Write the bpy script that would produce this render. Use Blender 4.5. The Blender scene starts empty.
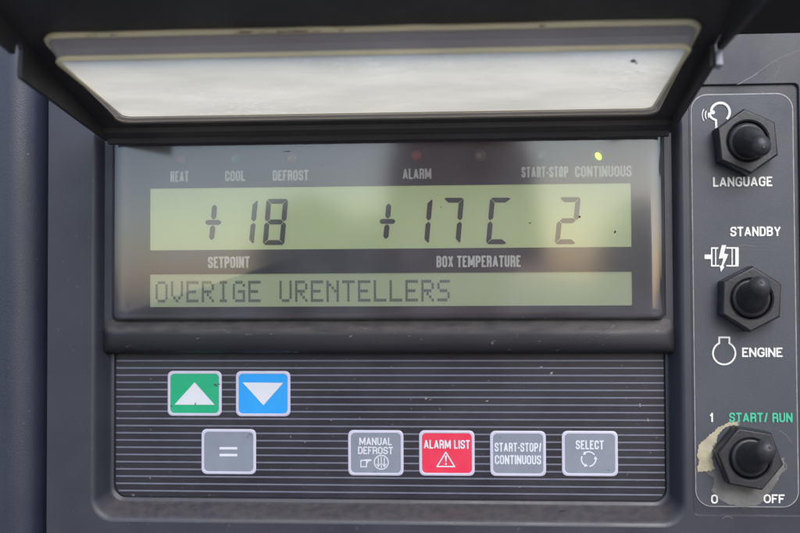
import bpy, bmesh, math, random
import numpy as np
from mathutils import Vector, Matrix
R = math.radians
random.seed(7)
S = 0.0003            # one design unit is 0.3 mm
D = 1016.0            # distance of the camera from the panel face, in design units
sc = bpy.context.scene
COL = sc.collection

# ------------------------------------------------------------------ camera
def rot(y, p, r):
    return Matrix.Rotation(y, 3, 'Z') @ Matrix.Rotation(p, 3, 'X') @ Matrix.Rotation(r, 3, 'Y')
YAW, PITCH, ROLL = R(3.757), R(1.590), R(0.2525)
RC = rot(YAW, PITCH, ROLL)
cam = bpy.data.cameras.new('camera')
cam.sensor_width = 36.0
cam.lens = D / 800.0 * 36.0
cam.clip_start = 0.01
cam.clip_end = 500
cam.dof.use_dof = True
cam.dof.focus_distance = D * S
cam.dof.aperture_fstop = 11.0
co = bpy.data.objects.new('camera', cam)
COL.objects.link(co)
M = Matrix((RC @ Vector((1, 0, 0)), RC @ Vector((0, 0, 1)), RC @ Vector((0, -1, 0)))).transposed().to_4x4()
M.translation = Vector((0, -D * S, 0))
co.matrix_world = M
sc.camera = co

# ------------------------------------------------------------------ sky and sun
SUN_EL, SUN_AZ = R(37), R(20)     # from the upper right, in front of the panel
w = bpy.data.worlds.new('World'); sc.world = w; w.use_nodes = True
nt = w.node_tree; bg = nt.nodes['Background']
sky = nt.nodes.new('ShaderNodeTexSky'); sky.sky_type = 'NISHITA'; sky.sun_disc = False
sky.sun_elevation = SUN_EL; sky.sun_rotation = math.pi - SUN_AZ
sky.air_density = 1.0; sky.dust_density = 1.2
nt.links.new(sky.outputs[0], bg.inputs[0]); bg.inputs[1].default_value = 0.15
sl = bpy.data.lights.new('sun', 'SUN'); sl.energy = 1.5; sl.angle = R(40); sl.color = (1, 0.975, 0.95)
so = bpy.data.objects.new('sun', sl); COL.objects.link(so)
sd = Vector((math.sin(SUN_AZ) * math.cos(SUN_EL), -math.cos(SUN_AZ) * math.cos(SUN_EL), math.sin(SUN_EL)))
so.rotation_euler = sd.to_track_quat('Z', 'Y').to_euler(); so.location = sd * 3
sc.view_settings.view_transform = 'Standard'; sc.view_settings.look = 'None'
sc.view_settings.exposure = 0.9; sc.view_settings.gamma = 1.0

# ------------------------------------------------------------------ measuring helper
def Q(px, py, d=0.0):
    """Point of the plane d units in front of the panel face that was measured at px,py."""
    v = RC @ Vector((px - 400.0, D, 266.5 - py))
    k = (D - d) / v.y
    return v.x * k, v.z * k
def P(x, z, d):
    return (x * S, -d * S, z * S)

# ------------------------------------------------------------------ materials
def mat(name, col, rough=0.5, var=0.0, vscale=60, bump=0.0, bscale=1500, spec=0.5, dust=0.0, dustcol=(0.2, 0.18, 0.16),
        speck=0.0, emit=None, metal=0.0, coat=0.0, streak=None):
    m = bpy.data.materials.new(name); m.use_nodes = True
    n = m.node_tree.nodes; l = m.node_tree.links; b = n['Principled BSDF']
    b.inputs['Roughness'].default_value = rough; b.inputs['Specular IOR Level'].default_value = spec
    b.inputs['Metallic'].default_value = metal; b.inputs['Coat Weight'].default_value = coat
    tc = n.new('ShaderNodeTexCoord')
    src = tc.outputs['Object']
    if streak:
        mp = n.new('ShaderNodeMapping'); mp.inputs['Scale'].default_value = streak
        l.new(src, mp.inputs[0]); src = mp.outputs[0]
    rgb = n.new('ShaderNodeRGB'); rgb.outputs[0].default_value = (*col, 1); cur = rgb.outputs[0]
    def mix(a, colb, fac):
        x = n.new('ShaderNodeMix'); x.data_type = 'RGBA'
        l.new(fac, x.inputs[0]); l.new(a, x.inputs[6]); x.inputs[7].default_value = (*colb, 1)
        return x.outputs[2]
    def noise(scale, lo, hi, amt, detail=5, s=None):
        t = n.new('ShaderNodeTexNoise'); t.inputs['Scale'].default_value = scale; t.inputs['Detail'].default_value = detail
        l.new(s or src, t.inputs['Vector'])
        r = n.new('ShaderNodeMapRange'); r.inputs[1].default_value = lo; r.inputs[2].default_value = hi
        r.inputs[3].default_value = 0; r.inputs[4].default_value = amt
        l.new(t.outputs[0], r.inputs[0]); return r.outputs[0], t
    if var:
        f, _ = noise(vscale, 0.35, 0.7, var)
        cur = mix(cur, tuple(min(1, c * 2.0 + 0.01) for c in col), f)
    if dust:
        g = n.new('ShaderNodeNewGeometry'); sx = n.new('ShaderNodeSeparateXYZ'); l.new(g.outputs['Normal'], sx.inputs[0])
        up = n.new('ShaderNodeMapRange'); up.inputs[1].default_value = 0.15; up.inputs[2].default_value = 0.9
        l.new(sx.outputs[2], up.inputs[0])
        f, _ = noise(420, 0.1, 0.6, dust, 9)
        mu = n.new('ShaderNodeMath'); mu.operation = 'MULTIPLY'; l.new(up.outputs[0], mu.inputs[0]); l.new(f, mu.inputs[1])
        cur = mix(cur, dustcol, mu.outputs[0])
    if speck:
        f, _ = noise(700, 0.70, 0.76, speck, 3)
        cur = mix(cur, (0.3, 0.29, 0.28), f)
    l.new(cur, b.inputs['Base Color'])
    if var or dust:
        rr_, _ = noise(vscale * 1.7, 0.3, 0.7, 1)
        r2 = n.new('ShaderNodeMapRange'); l.new(rr_, r2.inputs[0]); r2.inputs[3].default_value = max(0.02, rough - 0.08); r2.inputs[4].default_value = min(1, rough + 0.1)
        l.new(r2.outputs[0], b.inputs['Roughness'])
    if bump:
        t = n.new('ShaderNodeTexNoise'); t.inputs['Scale'].default_value = bscale; t.inputs['Detail'].default_value = 3
        l.new(src, t.inputs['Vector'])
        bp = n.new('ShaderNodeBump'); bp.inputs['Strength'].default_value = bump; bp.inputs['Distance'].default_value = 0.0003
        l.new(t.outputs[0], bp.inputs['Height']); l.new(bp.outputs[0], b.inputs['Normal'])
    if emit:
        b.inputs['Emission Color'].default_value = (*emit[0], 1); b.inputs['Emission Strength'].default_value = emit[1]
    return m

PL = (0.0215, 0.023, 0.0345)
m_house = mat('housing plastic', PL, 0.42, 0.22, 40, 0.14, 3200, 0.5, dust=0.7, dustcol=(0.082, 0.073, 0.070), speck=0.12)
m_bar = mat('crossbar plastic', (0.0125, 0.0125, 0.0165), 0.46, 0.4, 50, 0.2, 2500, 0.3, dust=0.7, dustcol=(0.16, 0.145, 0.135), speck=0.45, streak=(0.4, 1, 1))
m_door = mat('door skin', (0.0155, 0.0195, 0.036), 0.42, 0.2, 25, 0.2, 2400, 0.5, speck=0.2)
m_lid = mat('lid plastic', (0.028, 0.027, 0.031), 0.5, 0.3, 50, 0.2, 2200, 0.4, dust=0.1)
m_dark = mat('cabinet shade black', (0.003, 0.003, 0.0035), 0.9, spec=0.08)  # near black paints in the shade of the hollow
m_plate = mat('plate label', (0.046, 0.050, 0.064), 0.42, 0.15, 60, 0.12, 2500, 0.4, speck=0.12)
m_plate_edge = mat('plate edge', (0.2, 0.2, 0.2), 0.5, 0.5, 500)
m_white = mat('white print', (0.55, 0.55, 0.53), 0.5, 0.3, 700)
m_dim = mat('grey white print', (0.92, 0.93, 0.96), 0.5, 0.1, 700)
m_green_t = mat('green print', (0.04, 0.36, 0.22), 0.5, 0.1, 900)
m_worn = mat('worn label backing', (0.095, 0.092, 0.088), 0.6, 0.6, 160, 0.4, 900)
m_worn2 = mat('peeled label', (0.30, 0.27, 0.19), 0.55, 0.4, 260, 0.4, 900)
m_mem = mat('keypad film', (0.0155, 0.0148, 0.0225), 0.38, 0.3, 45, 0.15, 900, 0.4, speck=0.35)
m_line = mat('keypad line print', (0.118, 0.126, 0.172), 0.4, 0.15, 300)
m_key_rim = mat('key border', (0.45, 0.44, 0.55), 0.4, 0.06, 200)
m_kg = mat('green key film', (0.008, 0.31, 0.15), 0.35, 0.06, 150)
m_kb = mat('blue key film', (0.015, 0.27, 0.68), 0.35, 0.04, 150)
m_kr = mat('red key film', (0.60, 0.03, 0.07), 0.35, 0.04, 150)
m_kgy = mat('grey key film', (0.175, 0.2, 0.245), 0.35, 0.08, 150)
m_key_sym = mat('key symbol print', (0.55, 0.57, 0.63), 0.4, 0.04, 300)
m_mask = mat('display board', (0.030, 0.028, 0.040), 0.5, 0.15, 40)
m_lcd = mat('liquid crystal field', (0.45, 0.53, 0.30), 0.5, 0.12, 25, streak=(1, 1, 0.6), emit=((0.46, 0.55, 0.30), 0.18))  # emission added to lift the dim field, assumed as a backlight
m_lcd2 = mat('text field crystal', (0.43, 0.50, 0.32), 0.5, 0.12, 25, streak=(1, 1, 0.6), emit=((0.43, 0.51, 0.33), 0.15))  # same added emission, a little weaker, for the text field
m_seg = mat('liquid crystal segment', (0.028, 0.03, 0.034), 0.5)
m_dot = mat('liquid crystal dots', (0.225, 0.265, 0.235), 0.5)
m_rub = mat('boot rubber', (0.016, 0.016, 0.020), 0.43, 0.35, 260, 0.3, 1600, 0.45, dust=0.3, dustcol=(0.07, 0.065, 0.06))
m_nut = mat('nut plastic', (0.0135, 0.014, 0.019), 0.42, 0.3, 200, 0.18, 1400, 0.5, speck=0.1)
m_scr = mat('scratch mark', (0.12, 0.12, 0.13), 0.6)
m_lug = mat('hinge lug', (0.19, 0.2, 0.25), 0.4, 0.2, 200)
m_gnd = mat('gravel', (0.14, 0.135, 0.12), 0.9, 0.6, 3, 0, 50)
m_leaf = mat('leaves', (0.10, 0.19, 0.06), 0.6, 0.5, 3)
m_skin = mat('skin', (0.70, 0.36, 0.28), 0.55, 0.1, 20)
m_shirt = mat('dark red jumper', (0.42, 0.10, 0.10), 0.8, 0.3, 30)
m_jeans = mat('jeans', (0.03, 0.04, 0.08), 0.8, 0.3, 30)
m_hair = mat('brown hair', (0.34, 0.12, 0.09), 0.6, 0.4, 60)

def m_glass_make():
    m = bpy.data.materials.new('display window glass'); m.use_nodes = True
    n = m.node_tree.nodes; l = m.node_tree.links
    n.remove(n['Principled BSDF']); out = n['Material Output']
    tr = n.new('ShaderNodeBsdfTransparent'); tr.inputs[0].default_value = (0.95, 0.955, 0.95, 1)
    gl = n.new('ShaderNodeBsdfGlossy'); gl.inputs['Roughness'].default_value = 0.09
    df = n.new('ShaderNodeBsdfDiffuse'); df.inputs[0].default_value = (0.58, 0.56, 0.68, 1)  # lavender diffuse painted in as a veil of reflected sky
    fr = n.new('ShaderNodeFresnel'); fr.inputs[0].default_value = 2.0
    mx = n.new('ShaderNodeMixShader'); l.new(fr.outputs[0], mx.inputs[0]); l.new(tr.outputs[0], mx.inputs[1]); l.new(gl.outputs[0], mx.inputs[2])
    tc = n.new('ShaderNodeTexCoord'); no = n.new('ShaderNodeTexNoise'); no.inputs['Scale'].default_value = 45; no.inputs['Detail'].default_value = 6
    l.new(tc.outputs['Object'], no.inputs['Vector'])
    mr = n.new('ShaderNodeMapRange'); mr.inputs[1].default_value = 0.35; mr.inputs[2].default_value = 0.75; mr.inputs[3].default_value = 0.04; mr.inputs[4].default_value = 0.11
    l.new(no.outputs[0], mr.inputs[0])
    m2 = n.new('ShaderNodeMixShader'); l.new(mr.outputs[0], m2.inputs[0]); l.new(mx.outputs[0], m2.inputs[1]); l.new(df.outputs[0], m2.inputs[2])
    l.new(m2.outputs[0], out.inputs[0])
    return m
m_glass = m_glass_make()

def m_milky_make(name, col, tfac, rough, alpha, scr=True):
    """Scratched translucent plastic: scatters light through from the other side."""
    m = bpy.data.materials.new(name); m.use_nodes = True
    n = m.node_tree.nodes; l = m.node_tree.links
    b = n['Principled BSDF']; out = n['Material Output']
    b.inputs['Roughness'].default_value = rough
    tc = n.new('ShaderNodeTexCoord')
    mp = n.new('ShaderNodeMapping'); mp.inputs['Scale'].default_value = (1, 2.6, 1); l.new(tc.outputs['Object'], mp.inputs[0])
    no = n.new('ShaderNodeTexNoise'); no.inputs['Scale'].default_value = 30; no.inputs['Detail'].default_value = 7; l.new(mp.outputs[0], no.inputs['Vector'])
    mx = n.new('ShaderNodeMix'); mx.data_type = 'RGBA'; mx.inputs[6].default_value = (*[c * 0.84 for c in col], 1); mx.inputs[7].default_value = (*col, 1)
    mr0 = n.new('ShaderNodeMapRange'); mr0.inputs[1].default_value = 0.35; mr0.inputs[2].default_value = 0.65; l.new(no.outputs[0], mr0.inputs[0])
    l.new(mr0.outputs[0], mx.inputs[0]); l.new(mx.outputs[2], b.inputs['Base Color'])
    tl = n.new('ShaderNodeBsdfTranslucent'); l.new(mx.outputs[2], tl.inputs[0])
    ms = n.new('ShaderNodeMixShader'); ms.inputs[0].default_value = tfac
    l.new(b.outputs[0], ms.inputs[1]); l.new(tl.outputs[0], ms.inputs[2]); last = ms.outputs[0]
    if scr:
        mp3 = n.new('ShaderNodeMapping'); mp3.inputs['Scale'].default_value = (1, 3.6, 1); l.new(tc.outputs['Object'], mp3.inputs[0])
        n3 = n.new('ShaderNodeTexNoise'); n3.inputs['Scale'].default_value = 330; n3.inputs['Detail'].default_value = 5; n3.inputs['Distortion'].default_value = 1.2; l.new(mp3.outputs[0], n3.inputs['Vector'])
        n4 = n.new('ShaderNodeTexNoise'); n4.inputs['Scale'].default_value = 22; l.new(tc.outputs['Object'], n4.inputs['Vector'])
        ad = n.new('ShaderNodeMath'); ad.operation = 'MULTIPLY_ADD'; l.new(n4.outputs[0], ad.inputs[0]); ad.inputs[1].default_value = 0.7; l.new(n3.outputs[0], ad.inputs[2])
        mr3 = n.new('ShaderNodeMapRange'); mr3.inputs[1].default_value = 1.0; mr3.inputs[2].default_value = 1.04; mr3.inputs[4].default_value = 0.7; l.new(ad.outputs[0], mr3.inputs[0])
        sc_ = n.new('ShaderNodeBsdfTranslucent'); sc_.inputs[0].default_value = (1, 0.93, 0.80, 1)
        m5 = n.new('ShaderNodeMixShader'); l.new(mr3.outputs[0], m5.inputs[0]); l.new(last, m5.inputs[1]); l.new(sc_.outputs[0], m5.inputs[2]); last = m5.outputs[0]
        mp2 = n.new('ShaderNodeMapping'); mp2.inputs['Scale'].default_value = (1, 5.5, 1); mp2.inputs['Rotation'].default_value = (0, 0, 0.12)
        l.new(tc.outputs['Object'], mp2.inputs[0])
        n2 = n.new('ShaderNodeTexNoise'); n2.inputs['Scale'].default_value = 160; n2.inputs['Detail'].default_value = 4; l.new(mp2.outputs[0], n2.inputs['Vector'])
        bp = n.new('ShaderNodeBump'); bp.inputs['Strength'].default_value = 0.9; bp.inputs['Distance'].default_value = 0.0012
        mr = n.new('ShaderNodeMapRange'); mr.inputs[1].default_value = 0.56; mr.inputs[2].default_value = 0.62; l.new(n2.outputs[0], mr.inputs[0])
        l.new(mr.outputs[0], bp.inputs['Height']); l.new(bp.outputs[0], b.inputs['Normal'])
    if alpha < 1:
        t = n.new('ShaderNodeBsdfTransparent'); m3 = n.new('ShaderNodeMixShader'); m3.inputs[0].default_value = alpha
        l.new(t.outputs[0], m3.inputs[1]); l.new(last, m3.inputs[2]); last = m3.outputs[0]
    l.new(last, out.inputs[0])
    return m
m_pane = m_milky_make('milky lid window', (1.0, 0.92, 0.74), 0.82, 0.22, 0.88)
m_wall = m_milky_make('lid window wall', (0.42, 0.375, 0.36), 0.4, 0.3, 0.9, False)

m_rim = m_milky_make('window rim bead', (0.97, 0.90, 0.66), 0.3, 0.4, 1.0, False)
# ------------------------------------------------------------------ object helpers
WORLD = {}
def tag(o, label=None, cat=None, group=None, kind=None):
    if label: o['label'] = label
    if cat: o['category'] = cat
    if group: o['group'] = group
    if kind: o['kind'] = kind
    return o
def empty(name, loc, label=None, cat=None, parent=None):
    o = bpy.data.objects.new(name, None); COL.objects.link(o); o.empty_display_size = 0.02
    loc = Vector(loc); WORLD[o.name] = loc.copy()
    if parent: o.parent = parent; loc = loc - WORLD[parent.name]
    o.location = loc
    return tag(o, label, cat)
class MB:
    def __init__(s): s.v = []; s.f = []; s.mi = []
    def add(s, verts, faces, mi=0):
        o = len(s.v); s.v += [tuple(v) for v in verts]; s.f += [tuple(i + o for i in f) for f in faces]; s.mi += [mi] * len(faces)
    def build(s, name, mats, parent=None, smooth=35, label=None):
        if not isinstance(mats, (list, tuple)): mats = [mats]
        a = np.array(s.v); c = Vector(((a.min(0) + a.max(0)) / 2).tolist())
        me = bpy.data.meshes.new(name); me.from_pydata([Vector(v) - c for v in s.v], [], s.f)
        for m in mats: me.materials.append(m)
        me.polygons.foreach_set('material_index', s.mi)
        if smooth:
            me.polygons.foreach_set('use_smooth', [True] * len(me.polygons)); me.update(); me.set_sharp_from_angle(angle=R(smooth))
        me.validate(); me.update()
        o = bpy.data.objects.new(name, me); COL.objects.link(o); WORLD[o.name] = c.copy()
        if parent: o.parent = parent; o.location = c - WORLD[parent.name]
        else: o.location = c
        if label: o['label'] = label
        return o
def rr(x0, x1, z0, z1, r, n=6):
    """Rounded rectangle, counter-clockwise as seen by the viewer."""
    r = min(r, abs(x1 - x0) / 2 - 1e-3, abs(z1 - z0) / 2 - 1e-3); pts = []
    for cx, cz, a0 in ((x1 - r, z0 + r, -90), (x1 - r, z1 - r, 0), (x0 + r, z1 - r, 90), (x0 + r, z0 + r, 180)):
        for i in range(n + 1):
            a = R(a0 + 90 * i / n); pts.append((cx + r * math.cos(a), cz + r * math.sin(a)))
    return pts
def loft(mb, loops, cap=None, mi=0, flip=False):
    """loops: lists of 3D points of equal length; quads between neighbours."""
    n = len(loops[0]); V = [p for L in loops for p in L]; F = []
    for k in range(len(loops) - 1):
        for i in range(n):
            a, b = k * n + i, k * n + (i + 1) % n
            q = (a, b, b + n, a + n); F.append(q[::-1] if flip else q)
    if cap in ('end', 'both'):
        q = tuple(range((len(loops) - 1) * n, len(loops) * n)); F.append(q[::-1] if flip else q)
    if cap in ('start', 'both'):
        q = tuple(range(n)); F.append(q if flip else q[::-1])
    mb.add(V, F, mi)
def sheet(mb, outer, holes, fn, mi=0):
    """Flat sheet with holes; outlines are 2D, fn maps a 2D point to 3D."""
    bm = bmesh.new(); es = []
    for L in [outer] + holes:
        vs = [bm.verts.new((p[0], p[1], 0)) for p in L]
        for i in range(len(vs)): es.append(bm.edges.new((vs[i], vs[(i + 1) % len(vs)])))
    bmesh.ops.triangle_fill(bm, use_beauty=True, use_dissolve=False, edges=es, normal=(0, 0, 1))
    bm.verts.index_update()
    V = [fn(v.co.x, v.co.y) for v in bm.verts]; F = []
    for f in bm.faces:
        idx = [v.index for v in f.verts]
        if f.normal.z < 0: idx.reverse()
        F.append(tuple(idx))
    bm.free(); mb.add(V, F, mi)
def box(mb, x0, x1, z0, z1, d0, d1, b=0.0, mi=0):
    def L(i, d): return [P(x, z, d) for x, z in ((x0 + i, z0 + i), (x1 - i, z0 + i), (x1 - i, z1 - i), (x0 + i, z1 - i))]
    loops = [L(0, d0), L(0, d1 - b), L(b, d1)] if b else [L(0, d0), L(0, d1)]
    loft(mb, loops, 'both', mi)
def ribbon(mb, pts, wd, d, mi=0):
    V = []; n = len(pts)
    for i, p in enumerate(pts):
        a = pts[max(0, i - 1)]; b = pts[min(n - 1, i + 1)]
        t = Vector((b[0] - a[0], b[1] - a[1])).normalized(); k = wd / 2 * (1 if 0 < i < n - 1 else 0.3)
        V += [P(p[0] + t.y * k, p[1] - t.x * k, d), P(p[0] - t.y * k, p[1] + t.x * k, d)]
    mb.add(V, [(2 * i, 2 * i + 2, 2 * i + 3, 2 * i + 1) for i in range(n - 1)], mi)

# ------------------------------------------------------------------ distance-field drawing (lettering, symbols)
def path_pts(vs, closed, kx, kz, ox, oz, rad):
    """vs: (x,y[,r]) in 0..1; r=0 keeps a corner sharp. Returns runs of points with flags."""
    pts = [(ox + v[0] * kx, oz + v[1] * kz, (v[2] if len(v) > 2 else 1) * rad) for v in vs]
    n = len(pts); out = []
    for i in range(n):
        x, z, r = pts[i]
        if (not closed and i in (0, n - 1)) or r == 0:
            out.append((x, z, r == 0 and (closed or 0 < i < n - 1))); continue
        a, b = pts[i - 1], pts[(i + 1) % n]
        va = Vector((a[0] - x, a[1] - z)); vb = Vector((b[0] - x, b[1] - z))
        rr_ = min(r, va.length * 0.5, vb.length * 0.5)
        va.normalize(); vb.normalize()
        for t in np.linspace(0, 1, 6):
            p0 = Vector((x, z)) + va * rr_; p2 = Vector((x, z)) + vb * rr_
            w1 = 0.75     # near-circular corner
            den = (1 - t) ** 2 + 2 * w1 * t * (1 - t) + t * t
            q = (p0 * (1 - t) ** 2 + Vector((x, z)) * 2 * w1 * t * (1 - t) + p2 * t * t) / den
            out.append((q.x, q.y, False))
    if closed: out.append(out[0])
    return out
def sdf_path(X, Z, pts, s, closed, cap=False):
    dd = np.full(X.shape, 1e9); n = len(pts)
    for i in range(n - 1):
        a, b = pts[i], pts[i + 1]
        L = math.hypot(b[0] - a[0], b[1] - a[1])
        if L < 1e-9: continue
        tx, tz = (b[0] - a[0]) / L, (b[1] - a[1]) / L
        t = (X - a[0]) * tx + (Z - a[1]) * tz; nn = np.abs(-(X - a[0]) * tz + (Z - a[1]) * tx)
        ea = s / 2 if a[2] else 0; eb = s / 2 if b[2] else 0
        dd = np.minimum(dd, np.maximum.reduce([nn - s / 2, -t - ea, t - L - eb]))
        ends = []
        if not a[2] and (i > 0 or closed or cap): ends.append(a)
        if not b[2] and (i < n - 2 or closed or cap): ends.append(b)
        for e in ends: dd = np.minimum(dd, np.hypot(X - e[0], Z - e[1]) - s / 2)
    return dd
def sdf_poly(X, Z, poly):
    dd = np.full(X.shape, 1e9); ins = np.zeros(X.shape, bool); n = len(poly)
    for i in range(n):
        a, b = poly[i], poly[(i + 1) % n]
        ex, ez = b[0] - a[0], b[1] - a[1]
        t = np.clip(((X - a[0]) * ex + (Z - a[1]) * ez) / (ex * ex + ez * ez + 1e-12), 0, 1)
        dd = np.minimum(dd, np.hypot(X - a[0] - t * ex, Z - a[1] - t * ez))
        if abs(ez) > 1e-12:
            c = ((a[1] > Z) != (b[1] > Z)) & (X < ex * (Z - a[1]) / ez + a[0]); ins ^= c
    return np.where(ins, -dd, dd)
def march(mb, f, x0, x1, z0, z1, cell, d, mi=0):
    nx = max(3, int(round((x1 - x0) / cell)) + 1); nz = max(3, int(round((z1 - z0) / cell)) + 1)
    xs = np.linspace(x0, x1, nx); zs = np.linspace(z0, z1, nz)
    X, Z = np.meshgrid(xs, zs); F = f(X, Z); V = []; key = {}; faces = []
    def vert(k, x, z):
        if k not in key: key[k] = len(V); V.append(P(x, z, d))
        return key[k]
    inside = F < 0
    for j in range(nz - 1):
        for i in range(nx - 1):
            c = ((i, j), (i + 1, j), (i + 1, j + 1), (i, j + 1))
            ii = [inside[q[1], q[0]] for q in c]
            if not any(ii): continue
            poly = []
            for k in range(4):
                a, b = c[k], c[(k + 1) % 4]
                if ii[k]: poly.append(vert(a, xs[a[0]], zs[a[1]]))
                if ii[k] != ii[(k + 1) % 4]:
                    fa, fb = F[a[1], a[0]], F[b[1], b[0]]; t = fa / (fa - fb)
                    poly.append(vert((min(a, b), max(a, b)), xs[a[0]] + (xs[b[0]] - xs[a[0]]) * t, zs[a[1]] + (zs[b[1]] - zs[a[1]]) * t))
            if len(poly) >= 3: faces.append(tuple(poly))
    mb.add(V, faces, mi)

O_ = [(0, 0), (1, 0), (1, 1), (0, 1)]
G = {  # strokes: (points, closed, is_diagonal)
 'A': [([(0, -.05), (.5, 1.05)], 0), ([(1, -.05), (.5, 1.05)], 0), ([(.16, .27), (.84, .27)], 0)],
 'B': [([(0, .52, 0), (0, 1, 0), (1, 1), (1, .52), (0, .52, 0)], 0), ([(0, .52, 0), (1, .52), (1, 0), (0, 0, 0), (0, .52, 0)], 0)],
 'C': [([(1, .66), (1, 1), (0, 1), (0, 0), (1, 0), (1, .34)], 0)],
 'D': [([(0, 0, 0), (1, 0), (1, 1), (0, 1, 0)], 1)],
 'E': [([(1, 1), (0, 1, 0), (0, 0, 0), (1, 0)], 0), ([(0, .52), (.88, .52)], 0)],
 'F': [([(1, 1), (0, 1, 0), (0, 0)], 0), ([(0, .5), (.88, .5)], 0)],
 'G': [([(1, .68), (1, 1), (0, 1), (0, 0), (1, 0, .6), (1, .46, 0), (.55, .46)], 0)],
 'H': [([(0, 0), (0, 1)], 0), ([(1, 0), (1, 1)], 0), ([(0, .52), (1, .52)], 0)],
 'I': [([(.5, 0), (.5, 1)], 0)],
 'K': [([(0, 0), (0, 1)], 0), ([(.05, .4), (1, 1.05)], 0), ([(.35, .6), (1, -.05)], 0)],
 'L': [([(0, 1), (0, 0, 0), (1, 0)], 0)],
 'M': [([(0, 0), (0, 1)], 0), ([(1, 0), (1, 1)], 0), ([(.06, 1), (.5, 0.1)], 0), ([(.94, 1), (.5, 0.1)], 0)],
 'N': [([(0, 0), (0, 1)], 0), ([(1, 0), (1, 1)], 0), ([(.03, 1), (.97, 0)], 0)],
 'O': [(O_, 1)], '0': [(O_, 1)],
 'P': [([(0, 0), (0, 1, 0), (1, 1), (1, .44), (0, .44)], 0)],
 'R': [([(0, 0), (0, 1, 0), (1, 1), (1, .48), (0, .48)], 0), ([(.6, .48), (1, .44), (1, 0)], 0)],
 'S': [([(1, .70), (1, 1), (0, 1), (0, .52), (1, .48), (1, 0), (0, 0), (0, .30)], 0)],
 'T': [([(0, 1), (1, 1)], 0), ([(.5, 0), (.5, 1)], 0)],
 'U': [([(0, 1), (0, 0), (1, 0), (1, 1)], 0)],
 'X': [([(0, -.05), (1, 1.05)], 0), ([(0, 1.05), (1, -.05)], 0)],
 'Y': [([(0, 1.05), (.5, .42)], 0), ([(1, 1.05), (.5, .42)], 0), ([(.5, .45), (.5, 0)], 0)],
 '/': [([(0.1, -.1), (.9, 1.1)], 0)], '-': [([(0, .42), (1, .42)], 0)],
 '1': [([(.7, 0), (.7, 1, 0)], 0), ([(.75, .9), (.05, .72)], 0)],
}
WID = {'I': 0.0, 'M': 1.4, 'N': 1.06, ' ': 0.42, '-': 0.5, '/': 0.7, '1': 0.62, 'E': 0.9, 'F': 0.86, 'L': 0.84, 'A': 1.14, 'Y': 1.14, 'T': 0.96, 'X': 1.05, 'G': 1.06, 'O': 1.03}
def lettering(mb, body, ax, ay, bx, by, d, stroke=0.18, gap=0.09, rad=0.26, mi=0, hs=1.0):
    """Upper-case lettering fitted into the box measured from ax,ay (top left) to bx,by (bottom right)."""
    X0, Z1 = Q(ax, ay, d); X1, Z0 = Q(bx, by, d); H = Z1 - Z0; s = stroke * H; g = gap * H
    fixed = sum(s for c in body if c == 'I') + g * (len(body) - 1)
    u = (X1 - X0 - fixed) / max(.1, sum(WID.get(c, 1) for c in body)); x = X0
    for c in body:
        wd = s if c == 'I' else u * WID.get(c, 1)
        if c != ' ':
            def f(X, Z, c=c, x=x, wd=wd):
                dd = np.full(X.shape, 1e9)
                for vs, cl in G[c]:
                    dd = np.minimum(dd, sdf_path(X, Z, path_pts(vs, cl, wd - s, H - s, x + s / 2, Z0 + s / 2, rad * H), s, cl))
                    if not cl:   # run open ends out to the letter box
                        for e, o in ((vs[0], vs[1]), (vs[-1], vs[-2])):
                            ex, ez = x + s / 2 + e[0] * (wd - s), Z0 + s / 2 + e[1] * (H - s)
                            if abs(e[0] - o[0]) < 1e-6 and e[1] in (0, 1) : dd = np.minimum(dd, np.maximum(np.abs(X - ex) - s / 2, np.abs(Z - ez) - s / 2))
                            if abs(e[1] - o[1]) < 1e-6 and e[0] in (0, 1) and c in 'EFLT-': dd = np.minimum(dd, np.maximum(np.abs(X - ex) - s / 2, np.abs(Z - ez) - s / 2))
                return np.maximum.reduce([dd, x - X, X - x - wd, Z0 - Z, Z - Z0 - H])
            cell = H / 22; march(mb, f, x - cell, x + wd + cell, Z0 - cell, Z0 + H + cell, cell, d, mi)
        x += wd + g
def qpath(pts, d): return [Q(x, y, d) + (False,) for x, y in pts]
def draw(mb, shapes, d, cell=0.35, mi=0):
    """shapes: ('line', px points, width), ('loop', ...), ('poly', px points), ('hole', ...)"""
    A = [Q(x, y, d) for sh in shapes for x, y in sh[1]]
    m = 3; x0 = min(a[0] for a in A) - m; x1 = max(a[0] for a in A) + m; z0 = min(a[1] for a in A) - m; z1 = max(a[1] for a in A) + m
    def f(X, Z):
        dd = np.full(X.shape, 1e9)
        for sh in shapes:
            p = [Q(x, y, d) for x, y in sh[1]]
            if sh[0] == 'line': dd = np.minimum(dd, sdf_path(X, Z, [q + (False,) for q in p], sh[2], False))
            elif sh[0] == 'loop': dd = np.minimum(dd, sdf_path(X, Z, [q + (False,) for q in p + [p[0]]], sh[2], True))
            elif sh[0] == 'poly': dd = np.minimum(dd, sdf_poly(X, Z, p))
            elif sh[0] == 'cut': dd = np.maximum(dd, -sdf_poly(X, Z, p))
        return dd
    march(mb, f, x0, x1, z0, z1, cell, d, mi)
def arc(cx, cy, r, a0, a1, n=20, ry=None):
    return [(cx + r * math.cos(R(a0 + (a1 - a0) * i / n)), cy - (ry or r) * math.sin(R(a0 + (a1 - a0) * i / n))) for i in range(n + 1)]

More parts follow.
